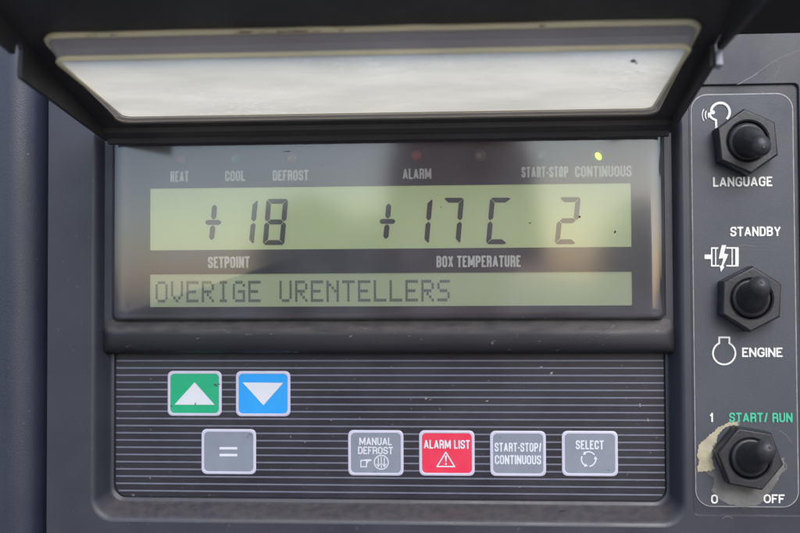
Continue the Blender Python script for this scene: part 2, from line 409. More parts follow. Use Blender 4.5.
# ================================================================== SETTING
mb = MB(); N = 40
mb.add([(-80, -80, -1.6), (80, -80, -1.6), (80, 60, -1.6), (-80, 60, -1.6)], [(0, 1, 2, 3)])
tag(mb.build('ground', m_gnd), 'grey gravel yard in front of the unit', kind='structure')
mb = MB()   # cabinet hollow behind and above the control panel, its shade painted near black
box(mb, -700, 700, -500, 520, -190, -120)
mb.add([P(-428, 520, -120), P(700, 520, -120), P(700, 520, -10), P(-428, 520, -10)], [(0, 1, 2, 3)])  # unseen hood added to keep sky light out of the hollow
tag(mb.build('background', m_dark), 'hollow of the cabinet behind the control panel, its shade painted black', kind='structure')

# door edge on the left, with a rounded vertical edge
mb = MB(); prof = [(-640, 4), (-470, 4)]
for i in range(1, 11):
    a = R(90 * i / 10 * 0.86); prof.append((-470 + 34 * math.sin(a), 4 - 34 * (1 - math.cos(a)) * 1.1))
prof += [(-434.5, -60), (-434.5, -100)]
loops = [[P(x, z, d) for x, d in prof] for z in (-420, 520)]
n = len(prof)
mb.add(loops[0] + loops[1], [(i, i + 1, i + 1 + n, i + n) for i in range(n - 1)])
mb.add([P(-640, -420, 4), P(-640, 520, 4), P(-640, 520, -100), P(-640, -420, -100)], [(0, 1, 2, 3)])
t = empty('cabinet_door', P(-540, -420, -40), 'blue grey cabinet door with a rounded edge beside the control panel', 'door')
mb.build('door_skin', m_door, t, 50)

# ================================================================== CONTROL PANEL
cp = empty('control_panel', P(0, -300, -40), 'dark grey refrigeration unit control panel with its clear lid raised', 'control panel')

# ---- housing with the main recess and the switch pocket
mb = MB()
OX0, OX1, OZ0, OZ1 = -429, 420, -330, 255.5
out_r = [rr(OX0 + i, OX1 - i, OZ0 + i, OZ1 - i, 6, 4) for i in (0.5, 0.15, 0, 0)]
A0 = (-383, 213.5, -229, 190, 23); A1 = (-368, 199, -209.5, 178, 13)
def AL(k):
    a = [p + (q - p) * k for p, q in zip(A0, A1)]; return rr(a[0], a[1], a[2], a[3], a[4], 10)
B0 = (219.5, 327, -217, 206.5)
sheet(mb, out_r[0], [AL(0), rr(*B0, 5, 5)], lambda x, z: P(x, z, 0))
loft(mb, [[P(x, z, d) for x, z in L] for L, d in zip(out_r, (0, -0.15, -.6, -100))], flip=True)
pr = [(0, 0), (.07, -.25), (.15, -.9), (.23, -2.1), (.30, -3.8), (.37, -6), (.68, -19), (.76, -23.5), (.82, -25.3), (.90, -26), (.97, -26.3), (1, -27), (1, -31)]
loft(mb, [[P(x, z, d) for x, z in AL(k)] for k, d in pr], 'end')
loft(mb, [[P(x, z, d) for x, z in rr(B0[0] + i, B0[1] - i, B0[2] + i, B0[3] - i, 5, 5)] for i, d in ((0, 0), (.5, -.4), (.9, -1.2), (1.2, -3.6))], 'end')
sheet(mb, rr(-376.5, 207.5, -57, 181, 2, 3), [rr(-366.4, 198.2, -26, 172.6, 6, 6)], lambda x, z: P(x, z, -14.2))
loft(mb, [[P(x, z, d) for x, z in rr(-376.5, 207.5, -57, 181, 2, 3)] for d in (-31, -14.2)])
loft(mb, [[P(x, z, d) for x, z in rr(-366.4, 198.2, -26, 172.6, 6, 6)] for d in (-14.2, -17)])
mb.build('housing', m_house, cp, 38)

# ---- crossbar between display and keypad
mb = MB()
prof = [(-20, -24), (-22, -15.5), (-27, -13.5), (-32.5, -10.2), (-35, -8), (-37.5, -6.6), (-41, -6), (-49, -6), (-53, -7), (-56.5, -9.6), (-59, -14), (-60.2, -20), (-60.5, -30.5)]
xs = [(-377, 0), (-375, .35), (-372, .62), (-369, .80), (-365.5, .93), (-361, 1), (-150, 1), (60, 1), (192, 1), (196.5, .93), (200, .80), (203, .62), (206, .35), (208, 0)]; n = len(prof)
V = [P(x, -40 + (z + 40) * (1.0 + .10 * (1 - f)) if d > -14 else z, -15 + (d + 15) * f if d > -15 else d) for x, f in xs for z, d in prof]
mb.add(V, [(k * n + i, k * n + i + 1, (k + 1) * n + i + 1, (k + 1) * n + i) for k in range(len(xs) - 1) for i in range(n - 1)])
mb.build('crossbar', m_bar, cp, 40, 'worn dusty bar between the display and the keypad')

# ---- keypad film with printed lines and seven keys
kp = empty('keypad', P(-90, -205, -30), 'black striped membrane keypad with seven keys', parent=cp)
mb = MB(); dK = -28.5
sheet(mb, rr(-366.5, 197.5, -208.4, -59, 11, 8), [], lambda x, z: P(x, z, dK))
loft(mb, [[P(x, z, d) for x, z in rr(-366.5, 197.5, -208.4, -59, 11, 8)] for d in (-30.8, dK)])
kx0, zt = Q(116.5, 360.7, dK); _, zb = Q(116.5, 490.3, dK)
kx1, _ = Q(664, 400, dK)
for i in range(19):
    z = zt + (zb - zt) * i / 18; e = 0
    if i == 18: e = 3
    mb.add([P(kx0 + e, z - .75, dK + .35), P(kx1 - e, z - .75, dK + .35), P(kx1 - e, z + .75, dK + .35), P(kx0 + e, z + .75, dK + .35)], [(0, 1, 2, 3)], 1)
mb.build('keypad_film', [m_mem, m_line], kp, 30)

def key(x0, y0, x1, y1, m, label, legend):
    d1 = dK + 1.3
    X0, Z1 = Q(x0, y0, d1); X1, Z0 = Q(x1, y1, d1)
    b = MB(); r = 5.5
    loft(b, [[P(x, z, d) for x, z in rr(X0 + i, X1 - i, Z0 + i, Z1 - i, r - i * .4, 6)] for i, d in ((0, dK + .45), (.1, dK + 1.0), (.6, d1), (2.5, d1 + .1), (2.9, d1 - .1))])
    k = b.build('key', m_key_rim, kp, 40, label)
    b = MB(); loft(b, [[P(x, z, d) for x, z in rr(X0 + 2.6, X1 - 2.6, Z0 + 2.6, Z1 - 2.6, r - 1.6, 6)] for d in (dK + .45, d1 - .25)], 'end')
    b.build('key_face', m, k, 30)
    b = MB(); legend(b, d1 + .15); b.build('key_legend', m_key_sym, k, 0)
def L_up(b, d): draw(b, [('poly', [(194.6, 382.2), (214.6, 404.7), (174.4, 404.7)])], d)
def L_dn(b, d): draw(b, [('poly', [(242.5, 382.4), (283.3, 382.8), (263.4, 405.2)])], d)
def L_eq(b, d): draw(b, [('line', [(219.5, 448.2), (237.3, 448.2)], 2.6), ('line', [(219.5, 455), (237.3, 455)], 2.6)], d)
def L_man(b, d):
    lettering(b, 'MANUAL', 359.2, 437.4, 391.8, 445.2, d, .165, .075)
    lettering(b, 'DEFROST', 358, 446.6, 393, 454.2, d, .165, .075)
    draw(b, [('loop', [(360.8, 460.3), (366.5, 460.3), (366.5, 466.7), (360.8, 466.7)], 1.1), ('line', [(364, 460.0), (371.5, 460.0)], 1.5), ('line', [(369.5, 460), (366.2, 463.6)], 1.1),
             ('loop', arc(381.3, 462.2, 7.0, 0, 342, 19), 1.1), ('line', [(378.3, 457.4), (378.3, 466.2)], 1.0), ('line', [(381.3, 456), (381.3, 468)], .9), ('line', [(384.3, 457.4), (384.3, 466.2)], 1.0),
             ('line', [(376.2, 463.6), (378.3, 466.6), (380.3, 463.6)], .8), ('line', [(382.3, 463.6), (384.3, 466.6), (386.4, 463.6)], .8)], d, .22)
def L_al(b, d):
    lettering(b, 'ALARM LIST', 423.7, 439.8, 469.9, 448.8, d, .165, .075)
    draw(b, [('loop', [(445.8, 452.2), (454.6, 466.5), (437.0, 466.5)], 1.3), ('poly', [(444.9, 455.6), (446.9, 455.6), (446.4, 461.8), (445.4, 461.8)]), ('poly', arc(445.9, 463.9, 1.0, 0, 330, 11))], d, .22)
def L_ss(b, d):
    lettering(b, 'START-STOP/', 494.6, 442.6, 541.6, 451.8, d, .155, .07)
    lettering(b, 'CONTINUOUS', 494.8, 455, 541.2, 464.4, d, .155, .07)
def L_sel(b, d):
    lettering(b, 'SELECT', 575.6, 440.2, 603.8, 449.4, d, .165, .08)
    sh = []
    for a in (20, 140, 260):
        sh.append(('line', arc(588.6, 459, 7.2, a + 16, a + 104, 12), 1.3))
        p = arc(588.6, 459, 7.2, a + 100, a + 124, 1)[1]; q1 = arc(588.6, 459, 9.2, a + 98, a + 98, 1)[0]; q2 = arc(588.6, 459, 5.2, a + 98, a + 98, 1)[0]
        sh.append(('poly', [p, q1, q2]))
    draw(b, sh, d, .22)
key(167.6, 370.9, 221.6, 416.0, m_kg, 'green key with a white triangle pointing up', L_up)
key(235.8, 371.0, 290.3, 416.4, m_kb, 'blue key with a white triangle pointing down', L_dn)
key(201.4, 428.9, 256.0, 474.4, m_kgy, 'grey key with an equals sign', L_eq)
key(348.0, 430.0, 403.6, 475.8, m_kgy, 'grey key lettered MANUAL DEFROST', L_man)
key(419.0, 430.2, 474.8, 476.0, m_kr, 'red key lettered ALARM LIST over a warning triangle', L_al)
key(490.0, 430.7, 546.2, 476.4, m_kgy, 'grey key lettered START-STOP CONTINUOUS', L_ss)
key(561.7, 430.8, 618.2, 476.4, m_kgy, 'grey key lettered SELECT over turning arrows', L_sel)

# ---- display: board, two liquid crystal fields, indicator lamps, glass
dp = empty('display', P(-85, -20, -14), 'display of two green liquid crystal fields behind glass with a painted reflection veil', parent=cp)
dB = -15.0; dL = -17.5
gx0, gx1, gz0, gz1 = -365.8, 197.6, -25.4, 172
def prect(ax, ay, bx, by, d):
    x0, z1 = Q(ax, ay, d); x1, z0 = Q(bx, by, d); return x0, x1, z0, z1
l1x0, _ = Q(149.6, 220, dB); l1x1, _ = Q(631.6, 220, dB)
_, l1z1 = Q(150, 188.5, dB); _, l1z0 = Q(150, 250.4, dB); _, l2z1 = Q(150, 274.4, dB); _, l2z0 = Q(150, 307.1, dB)
F1 = (l1x0, l1x1, l1z0, l1z1); F2 = (l1x0, l1x1, l2z0, l2z1)
mb = MB()
sheet(mb, rr(gx0 + .5, gx1 - .5, gz0 + .5, gz1 - .5, 3, 3), [rr(*F1, 1, 2), rr(*F2, 1, 2)], lambda x, z: P(x, z, dB))
for F in (F1, F2): loft(mb, [[P(x, z, d) for x, z in rr(*F, 1, 2)] for d in (dB, dL - 1)])
mb.build('display_board', m_mask, dp, 30)
for b_, a in (('HEAT', (170.4, 171.2, 188.6, 181.8)), ('COOL', (225, 170.8, 244.8, 181.0)), ('DEFROST', (272.6, 170.2, 308.4, 180.4)),
              ('ALARM', (402.6, 168.7, 431.4, 178.9)), ('START-STOP', (521.4, 166.8, 568.2, 177.2)), ('CONTINUOUS', (574.8, 166.2, 631.6, 176.6)),
              ('SETPOINT', (208, 256.6, 249.6, 267.9)), ('BOX TEMPERATURE', (436.4, 255.9, 520.8, 266.9))):
    mb = MB(); lettering(mb, b_, *a, dB + .4, .17, .07); mb.build('lettering', m_dim, dp, 0, 'pale word ' + b_)

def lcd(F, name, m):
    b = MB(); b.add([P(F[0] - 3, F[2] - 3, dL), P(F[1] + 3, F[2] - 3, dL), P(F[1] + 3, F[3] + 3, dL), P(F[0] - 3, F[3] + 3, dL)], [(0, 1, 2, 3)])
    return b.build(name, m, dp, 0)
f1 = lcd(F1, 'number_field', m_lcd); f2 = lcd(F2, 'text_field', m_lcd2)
f1['label'] = 'upper green field showing +18 and +17C and 2'; f2['label'] = 'lower green field reading OVERIGE URENTELLERS'
def seg(b, pts, d): b.add([P(*Q(x, y, d), d) for x, y in pts], [tuple(range(len(pts)))[::-1]])
def digit(b, bx, tx, y0, y1, wd, segs, d, s=4.9):
    """bx: left edge at the bottom y1, tx: left edge at the top y0; segments abcdefg."""
    def m(u, v):   # u 0..wd across, v 0..H down
        v_ = v / (y1 - y0); return (tx + (bx - tx) * v_ + u, y0 + v)
    H = y1 - y0; h = H / 2; g = 0.5; c = s * .45
    sh = {
     'a': [(c + g, 0), (wd - c - g, 0), (wd - g, c * .5), (wd - s - g, s), (s + g, s), (g + .6, c * .5)],
     'd': [(s + g, H - s), (wd - s - g, H - s), (wd - g, H - c * .5), (wd - c - g, H), (c + g, H), (g + .6, H - c * .5)],
     'g': [(c + g, h), (s + g, h - s / 2), (wd - s - g, h - s / 2), (wd - c - g, h), (wd - s - g, h + s / 2), (s + g, h + s / 2)],
     'f': [(0, c + g), (.8, c * .6), (s, s + g), (s, h - s / 2 - g), (c, h - g), (0, h - c - g)],
     'e': [(0, h + c + g), (c, h + g), (s, h + s / 2 + g), (s, H - s - g), (.8, H - c * .6), (0, H - c - g)],
     'b': [(wd - s, s + g), (wd - .8, c * .6), (wd, c + g), (wd, h - c - g), (wd - c, h - g), (wd - s, h - s / 2 - g)],
     'c': [(wd - s, h + s / 2 + g), (wd - c, h + g), (wd, h + c + g), (wd, H - c - g), (wd - .8, H - c * .6), (wd - s, H - s - g)],
    }
    for k in segs: seg(b, [m(*p) for p in sh[k]], d)
def plus(b, cx, cy, d):
    def cap(x0, y0, x1, y1, w_):
        v = Vector((x1 - x0, y1 - y0)); L = v.length; t = v / L; nrm = Vector((-t.y, t.x)); p = Vector((x0, y0)); h = w_ / 2
        seg(b, [tuple(p + t * a + nrm * c) for a, c in ((0, .3 * h), (h * .8, h), (L - h * .8, h), (L, .3 * h), (L, -.3 * h), (L - h * .8, -h), (h * .8, -h), (0, -.3 * h))][::-1], d)
    cap(cx + 1.2, cy - 17.4, cx + .1, cy - 3.1, 5.2); cap(cx - 8, cy, cx + 7.6, cy, 4.9); cap(cx - .4, cy + 3.1, cx - 2.0, cy + 17.2, 5.2)
dS = dL + 1.5
def glyph(fn, lab, *a):
    b = MB(); fn(b, *a, dS); b.build('digit', m_seg, f1, 0, lab)
glyph(plus, 'plus sign of the setpoint', 213.4, 222.4); glyph(digit, 'digit 1 of the setpoint', 231.6, 236, 199.2, 245, 22, 'bc'); glyph(digit, 'digit 8 of the setpoint', 262.6, 266.6, 198.9, 245, 21.6, 'abcdefg')
glyph(plus, 'plus sign of the box temperature', 387.6, 221.4); glyph(digit, 'digit 1 of the box temperature', 408.2, 412.2, 198, 244.4, 20.6, 'bc'); glyph(digit, 'digit 7 of the box temperature', 439.6, 443.4, 197.8, 244.2, 20.6, 'abc')
glyph(digit, 'letter C of the box temperature', 485.9, 490.2, 197.7, 244.2, 21, 'afed'); glyph(digit, 'digit 2 at the right end', 554.6, 559.4, 197.2, 244.2, 21.4, 'abged')
DOT = {'O': '01110 10001 10001 10001 10001 10001 01110', 'V': '10001 10001 10001 10001 10001 01010 00100', 'E': '11111 10000 10000 11110 10000 10000 11111',
       'R': '11110 10001 10001 11110 10100 10010 10001', 'I': '01110 00100 00100 00100 00100 00100 01110', 'G': '01110 10001 10000 10111 10001 10001 01111',
       'U': '10001 10001 10001 10001 10001 10001 01110', 'N': '10001 11001 10101 10011 10001 10001 10001', 'T': '11111 00100 00100 00100 00100 00100 00100',
       'L': '10000 10000 10000 10000 10000 10000 11111', 'S': '01111 10000 10000 01110 00001 00001 11110'}
mb = MB(); tx0, tz1 = Q(155.4, 281.2, dS); tx1, tz0 = Q(450, 301.4, dS)
pitch = (tx1 - tx0) / (18 + .80); dw = pitch * .80 / 5; dh = (tz1 - tz0) / 7
for k, c in enumerate('OVERIGE URENTELLERS'):
    if c == ' ': continue
    for j, row in enumerate(DOT[c].split()):
        for i, v in enumerate(row):
            if v == '1':
                x = tx0 + k * pitch + i * dw; z = tz1 - j * dh; e = .12
                mb.add([P(x + e, z - dh + e, dS), P(x + dw - e, z - dh + e, dS), P(x + dw - e, z - e, dS), P(x + e, z - e, dS)], [(0, 1, 2, 3)])
mb.build('dot_lettering', m_dot, f2, 0)

lamps = [(181, 159.2, (0.30, 0.10, 0.06), 'dull orange indicator lamp above HEAT', 0), (235.2, 158.6, (0.06, 0.26, 0.15), 'dull green indicator lamp above COOL', 0),
         (291.2, 157.8, (0.32, 0.18, 0.12), 'dull orange indicator lamp above DEFROST', 0), (416.4, 155.8, (0.5, 0.035, 0.05), 'dark red indicator lamp above ALARM', 0),
         (480.2, 155.2, (0.30, 0.25, 0.25), 'grey indicator lamp right of the alarm lamp', 0), (542, 155.2, (0.10, 0.2, 0.12), 'dull green indicator lamp above START-STOP', 0),
         (598.2, 155.8, (0.3, 0.5, 0.02), 'lit yellow green indicator lamp above CONTINUOUS', 1)]
for px, py, c, lab, lit in lamps:
    cx, cz = Q(px, py, dB + .5); b = MB(); loops = []
    rad = 6.2
    for r_, h in ((1, .3), (.96, .5), (.8, .9), (.5, 1.3), (.2, 1.5), (.02, 1.5)):
        loops.append([P(cx + rad * r_ * math.cos(a), cz + rad * r_ * math.sin(a), dB + h) for a in np.linspace(0, 2 * math.pi, 25)[:-1]])
    loft(b, loops, 'end')
    base = tuple(v * .45 + .03 for v in c)
    o = b.build('indicator_lamp', mat('lamp lens', base, .35), dp, 60, lab)
    b = MB(); e = MB()
    ox = -1.4 if not lit else 0
    pts = [P(cx + ox + 3.0 * math.cos(a) * (1 if lit else .9) + (1.1 * math.sin(a) * -1 if lit else 0), cz - .6 + 3.7 * math.sin(a) * (1 if lit else .75), dB + 1.75) for a in np.linspace(0, 2 * math.pi, 17)[:-1]]
    b.add(pts, [tuple(range(16))])
    b.build('lamp_core', mat('lamp core', c, .4, emit=((0.50, 1.0, 0.03), 1.5) if lit else None), o, 0)

mb = MB()
gl = [(0, -15.2), (.3, -12), (1.2, -9.6), (2.8, -7.6), (5.2, -6), (8.5, -4.9), (12.5, -4.4), (15, -4.3)]
loft(mb, [[P(x, z, d) for x, z in rr(gx0 + i, gx1 - i, gz0 + i * .45, gz1 - i, 6, 6)] for i, d in gl], 'end')
mb.build('display_glass', m_glass, dp, 60, 'clear window over the display with a sky reflection veil painted in')

# ---- switch plate with lettering and symbols
sp = empty('switch_plate', P(272, -209, -3), 'dark grey label plate with white switch lettering', parent=cp)
px0, px1, pz0, pz1 = 222.3, 321.6, -208.9, 197.0; dP = -2.6
mb = MB(); loft(mb, [[P(x, z, d) for x, z in rr(px0 + i, px1 - i, pz0 + i, pz1 - i, 16, 10)] for i, d in ((0, -3.5), (0, dP - .1), (.25, dP), (.9, dP))], mi=1)
loft(mb, [[P(x, z, dP + .02) for x, z in rr(px0 + i, px1 - i, pz0 + i, pz1 - i, 16 - i, 10)] for i in (.9, 1.6)], 'end')
mb.build('plate_sheet', [m_plate, m_plate_edge], sp, 40)
dT = dP + .9
for b_, a, k in (('LANGUAGE', (713, 177.2, 772.4, 186.2), .42), ('STANDBY', (730.2, 226.8, 781, 236), .42), ('ENGINE', (742, 347.6, 782.6, 357), .42),
                 ('1', (709, 412.7, 714, 422), .42), ('0', (711, 494.4, 718, 503.6), .42), ('OFF', (763.6, 494.2, 784.8, 503.2), .42)):
    mb = MB(); lettering(mb, b_, *a, dT, .18, .09, k); mb.build('lettering', m_white, sp, 0, 'white print ' + b_)
mb = MB(); lettering(mb, 'START/ RUN', 729, 412.6, 792.6, 422.3, dT, .18, .09, .42)
mb.build('lettering', m_green_t, sp, 0, 'green words START/ RUN')
mb = MB()
draw(mb, [('line', arc(720.4, 112.2, 9.3, -47, 176, 26), 2.4), ('line', [(711.2, 112), (709.9, 114.6), (711.0, 117.3), (713.2, 119.0), (716.0, 120.1), (716.3, 128.4)], 2.1),
          ('poly', arc(712.9, 112.4, 2.1, 0, 340, 12)), ('line', [(716, 127.6), (718.4, 127.6)], 1.6),
          ('line', arc(713.5, 115.2, 5.2, 152, 208, 6), 1.2), ('line', arc(713.5, 115, 8.2, 150, 210, 8), 1.0), ('line', arc(713.5, 115, 11.2, 148, 212, 10), .8)], dT, .25)
mb.build('talking_head_symbol', m_white, sp, 0)
mb = MB()
def z2(x, y): return (695 + x / 7.11, 225 + y / 7.11)
bolt = [z2(*p) for p in ((190, 143), (222, 143), (206, 203), (237, 208), (200, 292), (210, 296), (184, 334), (176, 288), (187, 290), (201, 236), (168, 240))]
draw(mb, [('line', [z2(165, 164), z2(119, 164), z2(119, 290), z2(172, 290)], 1.5), ('line', [z2(147, 168), z2(147, 288)], 1.2), ('poly', [z2(68, 210), z2(116, 210), z2(116, 242), z2(68, 242)]),
          ('line', [z2(222, 163), z2(305, 163), z2(305, 290), z2(222, 290)], 1.5), ('line', [z2(264, 165), z2(264, 288)], 1.2), ('poly', [z2(286, 160), z2(310, 160), z2(310, 292), z2(286, 292)]), ('poly', bolt)], dT, .25)
mb.build('electric_motor_symbol', m_white, sp, 0)
mb = MB()
cxe, cye = 724.2, 353.2
a0 = 90 - 26; pts = [(729.4, 337.4), (719.2, 337.4)] + [(719.2, 343.0)] + arc(cxe, cye, 11.2, 90 + 26, 360 + 90 - 26, 40) + [(729.4, 343.0)]
draw(mb, [('loop', pts, 1.7)], dT, .25)
mb.build('engine_symbol', m_white, sp, 0)
# worn patch where the label has peeled round the lowest switch
dW = dP + .35
def rough(X, Z, a): return a * (.9 * np.sin(X * .45 + 1) * np.cos(Z * .38) + .45 * np.sin(X * 1.3 + Z * 1.1) + .12 * np.sin(X * 2.9 - Z * 2.3) + .5 * np.sin(X * .21 - Z * .6))
def patch(name, m, pts, cuts, d, a, lab):
    A = [Q(x, y, d) for x, y in pts]; C_ = [[Q(x, y, d) for x, y in c] for c in cuts]; b = MB()
    def f(X, Z):
        q = sdf_poly(X, Z, A)
        for c in C_: q = np.maximum(q, -sdf_poly(X, Z, c))
        return np.maximum(q + rough(X, Z, a), px0 + 1.3 - X)
    march(b, f, px0, 320, -212, -110, .45, d); return b.build(name, m, sp, 0, lab)
notch = [(694, 471), (702, 472), (708, 473), (713, 478), (714.5, 484), (712, 490), (706, 492), (694, 492)]
dark1 = [(716, 448), (717, 438), (722, 430), (731, 425), (733, 429), (726, 437), (721, 446)]
patch('worn_patch', m_worn, [(706, 440), (719, 429), (729, 422.5), (738, 421.5), (750, 440), (775, 458), (784, 458), (785.5, 465), (782, 472), (774, 486), (768, 495), (760, 504), (747, 507), (732, 505.5), (719, 498.6), (710, 489), (702, 474)], [notch, dark1], dW, .7, 'grey worn patch round the lowest switch')
patch('worn_edge', m_worn2, [(698, 446), (706, 437.5), (718, 428.5), (729, 422.6), (737, 421.6), (739, 426), (727, 430), (719, 437), (714, 446), (712, 458), (715, 468), (706, 472), (698, 473)], [notch, dark1], dW + .3, .8, 'pale beige patch left of the lowest switch')

# ---- three toggle switches: hexagonal sealing nut and rubber boot
def toggle(px, py, a0, tilt, tipx, label):
    dn = 18.0; cx, cz = Q(px, py, dn)
    t = empty('toggle_switch', P(cx, cz, -3), label, parent=cp)
    b = MB()
    def hexl(r, d, n=6): return [P(cx + r * math.cos(R(a0 + i * 60)), cz + r * math.sin(R(a0 + i * 60)), d) for i in range(6)]
    loft(b, [hexl(32.0, -3), hexl(32.0, 14.8), hexl(31.6, 16.2), hexl(30.2, dn - .2), hexl(29.6, dn)])
    hx = [(cx + 29.6 * math.cos(R(a0 + i * 60)), cz + 29.6 * math.sin(R(a0 + i * 60))) for i in range(6)]
    ci = lambda r, d=None: [(cx + r * math.cos(a), cz + r * math.sin(a)) for a in np.linspace(0, 2 * math.pi, 41)[:-1]]
    sheet(b, hx, [ci(21.2)], lambda x, z: P(x, z, dn))
    loft(b, [[P(x, z, d) for x, z in ci(r)] for r, d in ((21.2, dn), (20.2, dn - .5), (19.4, dn - 1.6), (19.4, dn - 9))])
    b.build('hex_nut', m_nut, t, 30)
    b = MB(); loops = []
    Ltop = 56.0
    pf = [(8, 19.3), (13, 18.9), (15.6, 18.3), (17.0, 17.4), (17.6, 16.4), (17.8, 15.4), (18.6, 14.9), (21, 14.3), (25, 13.5), (30, 12.5), (35, 11.6), (40, 10.9), (44, 10.4), (47.5, 9.9)]
    for i in range(1, 9):
        a = R(90 * i / 8); pf.append((47.5 + (Ltop - 47.5) * math.sin(a), max(.15, 9.9 * math.cos(a))))
    pf += [(Ltop - .0, 1.6 * .6), (Ltop - .9, .8), (Ltop - 1.1, .1)] if False else []
    for d, r in pf:
        k = max(0, (d - 12) / (Ltop - 12)); kk = k * (0.55 + 0.45 * k)
        ox, oz = tipx * kk, tilt * kk
        loops.append([P(cx + ox + r * math.cos(a), cz + oz + r * math.sin(a), d - (r * math.sin(a)) * (tilt / 48) * min(1, k * 1.6) - (r * math.cos(a)) * (tipx / 48) * min(1, k * 1.6)) for a in np.linspace(0, 2 * math.pi, 41)[:-1]])
    loft(b, loops, 'end')
    b.build('rubber_boot', m_rub, t, 60)
    b = MB(); tp = (cx + tipx, cz + tilt)   # little moulding pip on the tip
    lp = [[P(tp[0] + r * math.cos(a), tp[1] + r * math.sin(a), d) for a in np.linspace(0, 2 * math.pi, 13)[:-1]] for r, d in ((1.5, Ltop - .4), (1.3, Ltop + .25), (.7, Ltop + .45))]
    loft(b, lp, 'end'); b.build('moulding_pip', m_rub, t, 60)
toggle(748.0, 141.0, 95.0, -12.0, 4.0, 'upper toggle switch above LANGUAGE with its boot tilted down')
toggle(752.0, 299.0, 87.0, 15.5, -1.5, 'middle toggle switch between STANDBY and ENGINE with its boot tilted up')
toggle(750.6, 459.0, 50.5, 16.5, 7.0, 'lowest toggle switch between START/ RUN and OFF')

# scratches on the housing and plate
def scratch(pts, wd, d, par=None):
    mb = MB(); q = []
    for i in range(len(pts) - 1):
        for k in range(6):
            t_ = k / 6; q.append((pts[i][0] + (pts[i + 1][0] - pts[i][0]) * t_ + random.uniform(-.25, .25), pts[i][1] + (pts[i + 1][1] - pts[i][1]) * t_ + random.uniform(-.25, .25)))
    q.append(pts[-1]); ribbon(mb, [Q(x, y, d) for x, y in q], wd, d); mb.build('scratch', m_scr, par or cp, 0)
scratch([(737, 85), (748, 79), (760, 71), (770, 64), (780, 58), (790, 54), (803, 49)], .7, .25)
scratch([(739, 84), (750, 78), (758, 73)], 1.3, .3)
scratch([(774, 78), (779, 70), (776, 62)], .5, .25)
scratch([(722, 519), (727, 516), (733, 518)], .6, .25)
scratch([(779, 430), (786, 435), (792, 443)], .6, dP + .3, sp)
scratch([(782, 472), (787, 468), (785, 462)], 1.0, dP + .3, sp)
scratch([(772, 286), (777, 290), (781, 296)], .7, dP + .3, sp)
scratch([(737, 246), (745, 245), (757, 247)], .5, dP + .3, sp)
scratch([(744, 496), (747, 500), (746, 505)], .6, dP + .6, sp)

# ================================================================== LID (hinged above the display, raised)
ld = empty('lid', P(-85, 165, 6), 'black hinged lid raised over the display', parent=cp)
CA, SA = math.cos(R(13)), math.sin(R(13))
def T(x, t, n): return P(x, 165 + t * SA - n * CA, 6 + t * CA + n * SA)
mb = MB()
wO = (-344.5, 184.5, 25.5, 216)
LX0, LX1, T0, T1 = -371, 205, -5, 345
sheet(mb, rr(LX0 + 1, LX1 - 1, T0 + 1, T1, 3, 2), [rr(wO[0], wO[1], wO[2], wO[3], 12, 6)], lambda x, t: T(x, t, 0))
sheet(mb, rr(LX0, LX1, T0, T1, 3, 2), [rr(wO[0], wO[1], wO[2], wO[3], 12, 6)], lambda x, t: T(x, t, -7))
loft(mb, [[T(x, t, n) for x, t in rr(LX0 + i, LX1 - i, T0 + i, T1, 3, 2)] for i, n in ((0, -7), (0, -1), (1, 0))])
loft(mb, [[T(x, t, n) for x, t in rr(wO[0], wO[1], wO[2], wO[3], 12, 6)] for n in (0, -7)])
def flange(xa, xb, prof):
    """prof: list of (t, n) along the lower edge."""
    n = len(prof); V = []
    for x in (xa, xb):
        V += [T(x, t, -.5) for t, _ in prof] + [T(x, t, q) for t, q in prof]
    F = []
    for i in range(n - 1):
        F += [(i, i + 1, n + i + 1, n + i), (2 * n + i, 3 * n + i, 3 * n + i + 1, 2 * n + i + 1), (n + i, n + i + 1, 3 * n + i + 1, 3 * n + i)]
    F += [(0, n, 3 * n, 2 * n), (n - 1, 3 * n - 1, 4 * n - 1, 2 * n - 1)]
    mb.add(V, F)
flange(-368, -364, [(-4, 6), (60, 14), (120, 21), (160, 26), (199, 31), (201, 26), (203, 8), (207, 4), (213, 4), (215, 10), (216, 18), (240, 20), (344, 26)])
flange(199, 203, [(-4, 6), (60, 11), (120, 15), (172, 19), (174, 12), (176, 5)])
flange(205, 209, [(174, 4), (176, 7), (230, 18), (300, 31), (344, 38)])
# hinge rail under the back edge
V = []; pr = [(-6, 5), (-6, 9.5), (-1, 10), (2, 6), (14, 4.5), (16, -.3)]
for x in (-364, 199): V += [T(x, t, n) for t, n in pr]
k = len(pr); mb.add(V, [(i, i + 1, k + i + 1, k + i) for i in range(k - 1)])
mb.build('lid_frame', m_lid, ld, 30)
mb = MB()
def tb(x0, x1, t0, t1, n0, n1, m=0):
    c = [T(x, t, n) for n in (n0, n1) for x, t in ((x0, t0), (x1, t0), (x1, t1), (x0, t1))]
    mb.add(c, [(0, 1, 2, 3), (7, 6, 5, 4), (0, 4, 5, 1), (1, 5, 6, 2), (2, 6, 7, 3), (3, 7, 4, 0)], m)
tb(203.2, 208, 168, 177, 8, 20); mb.build('hinge_lug', m_lug, ld, 30)
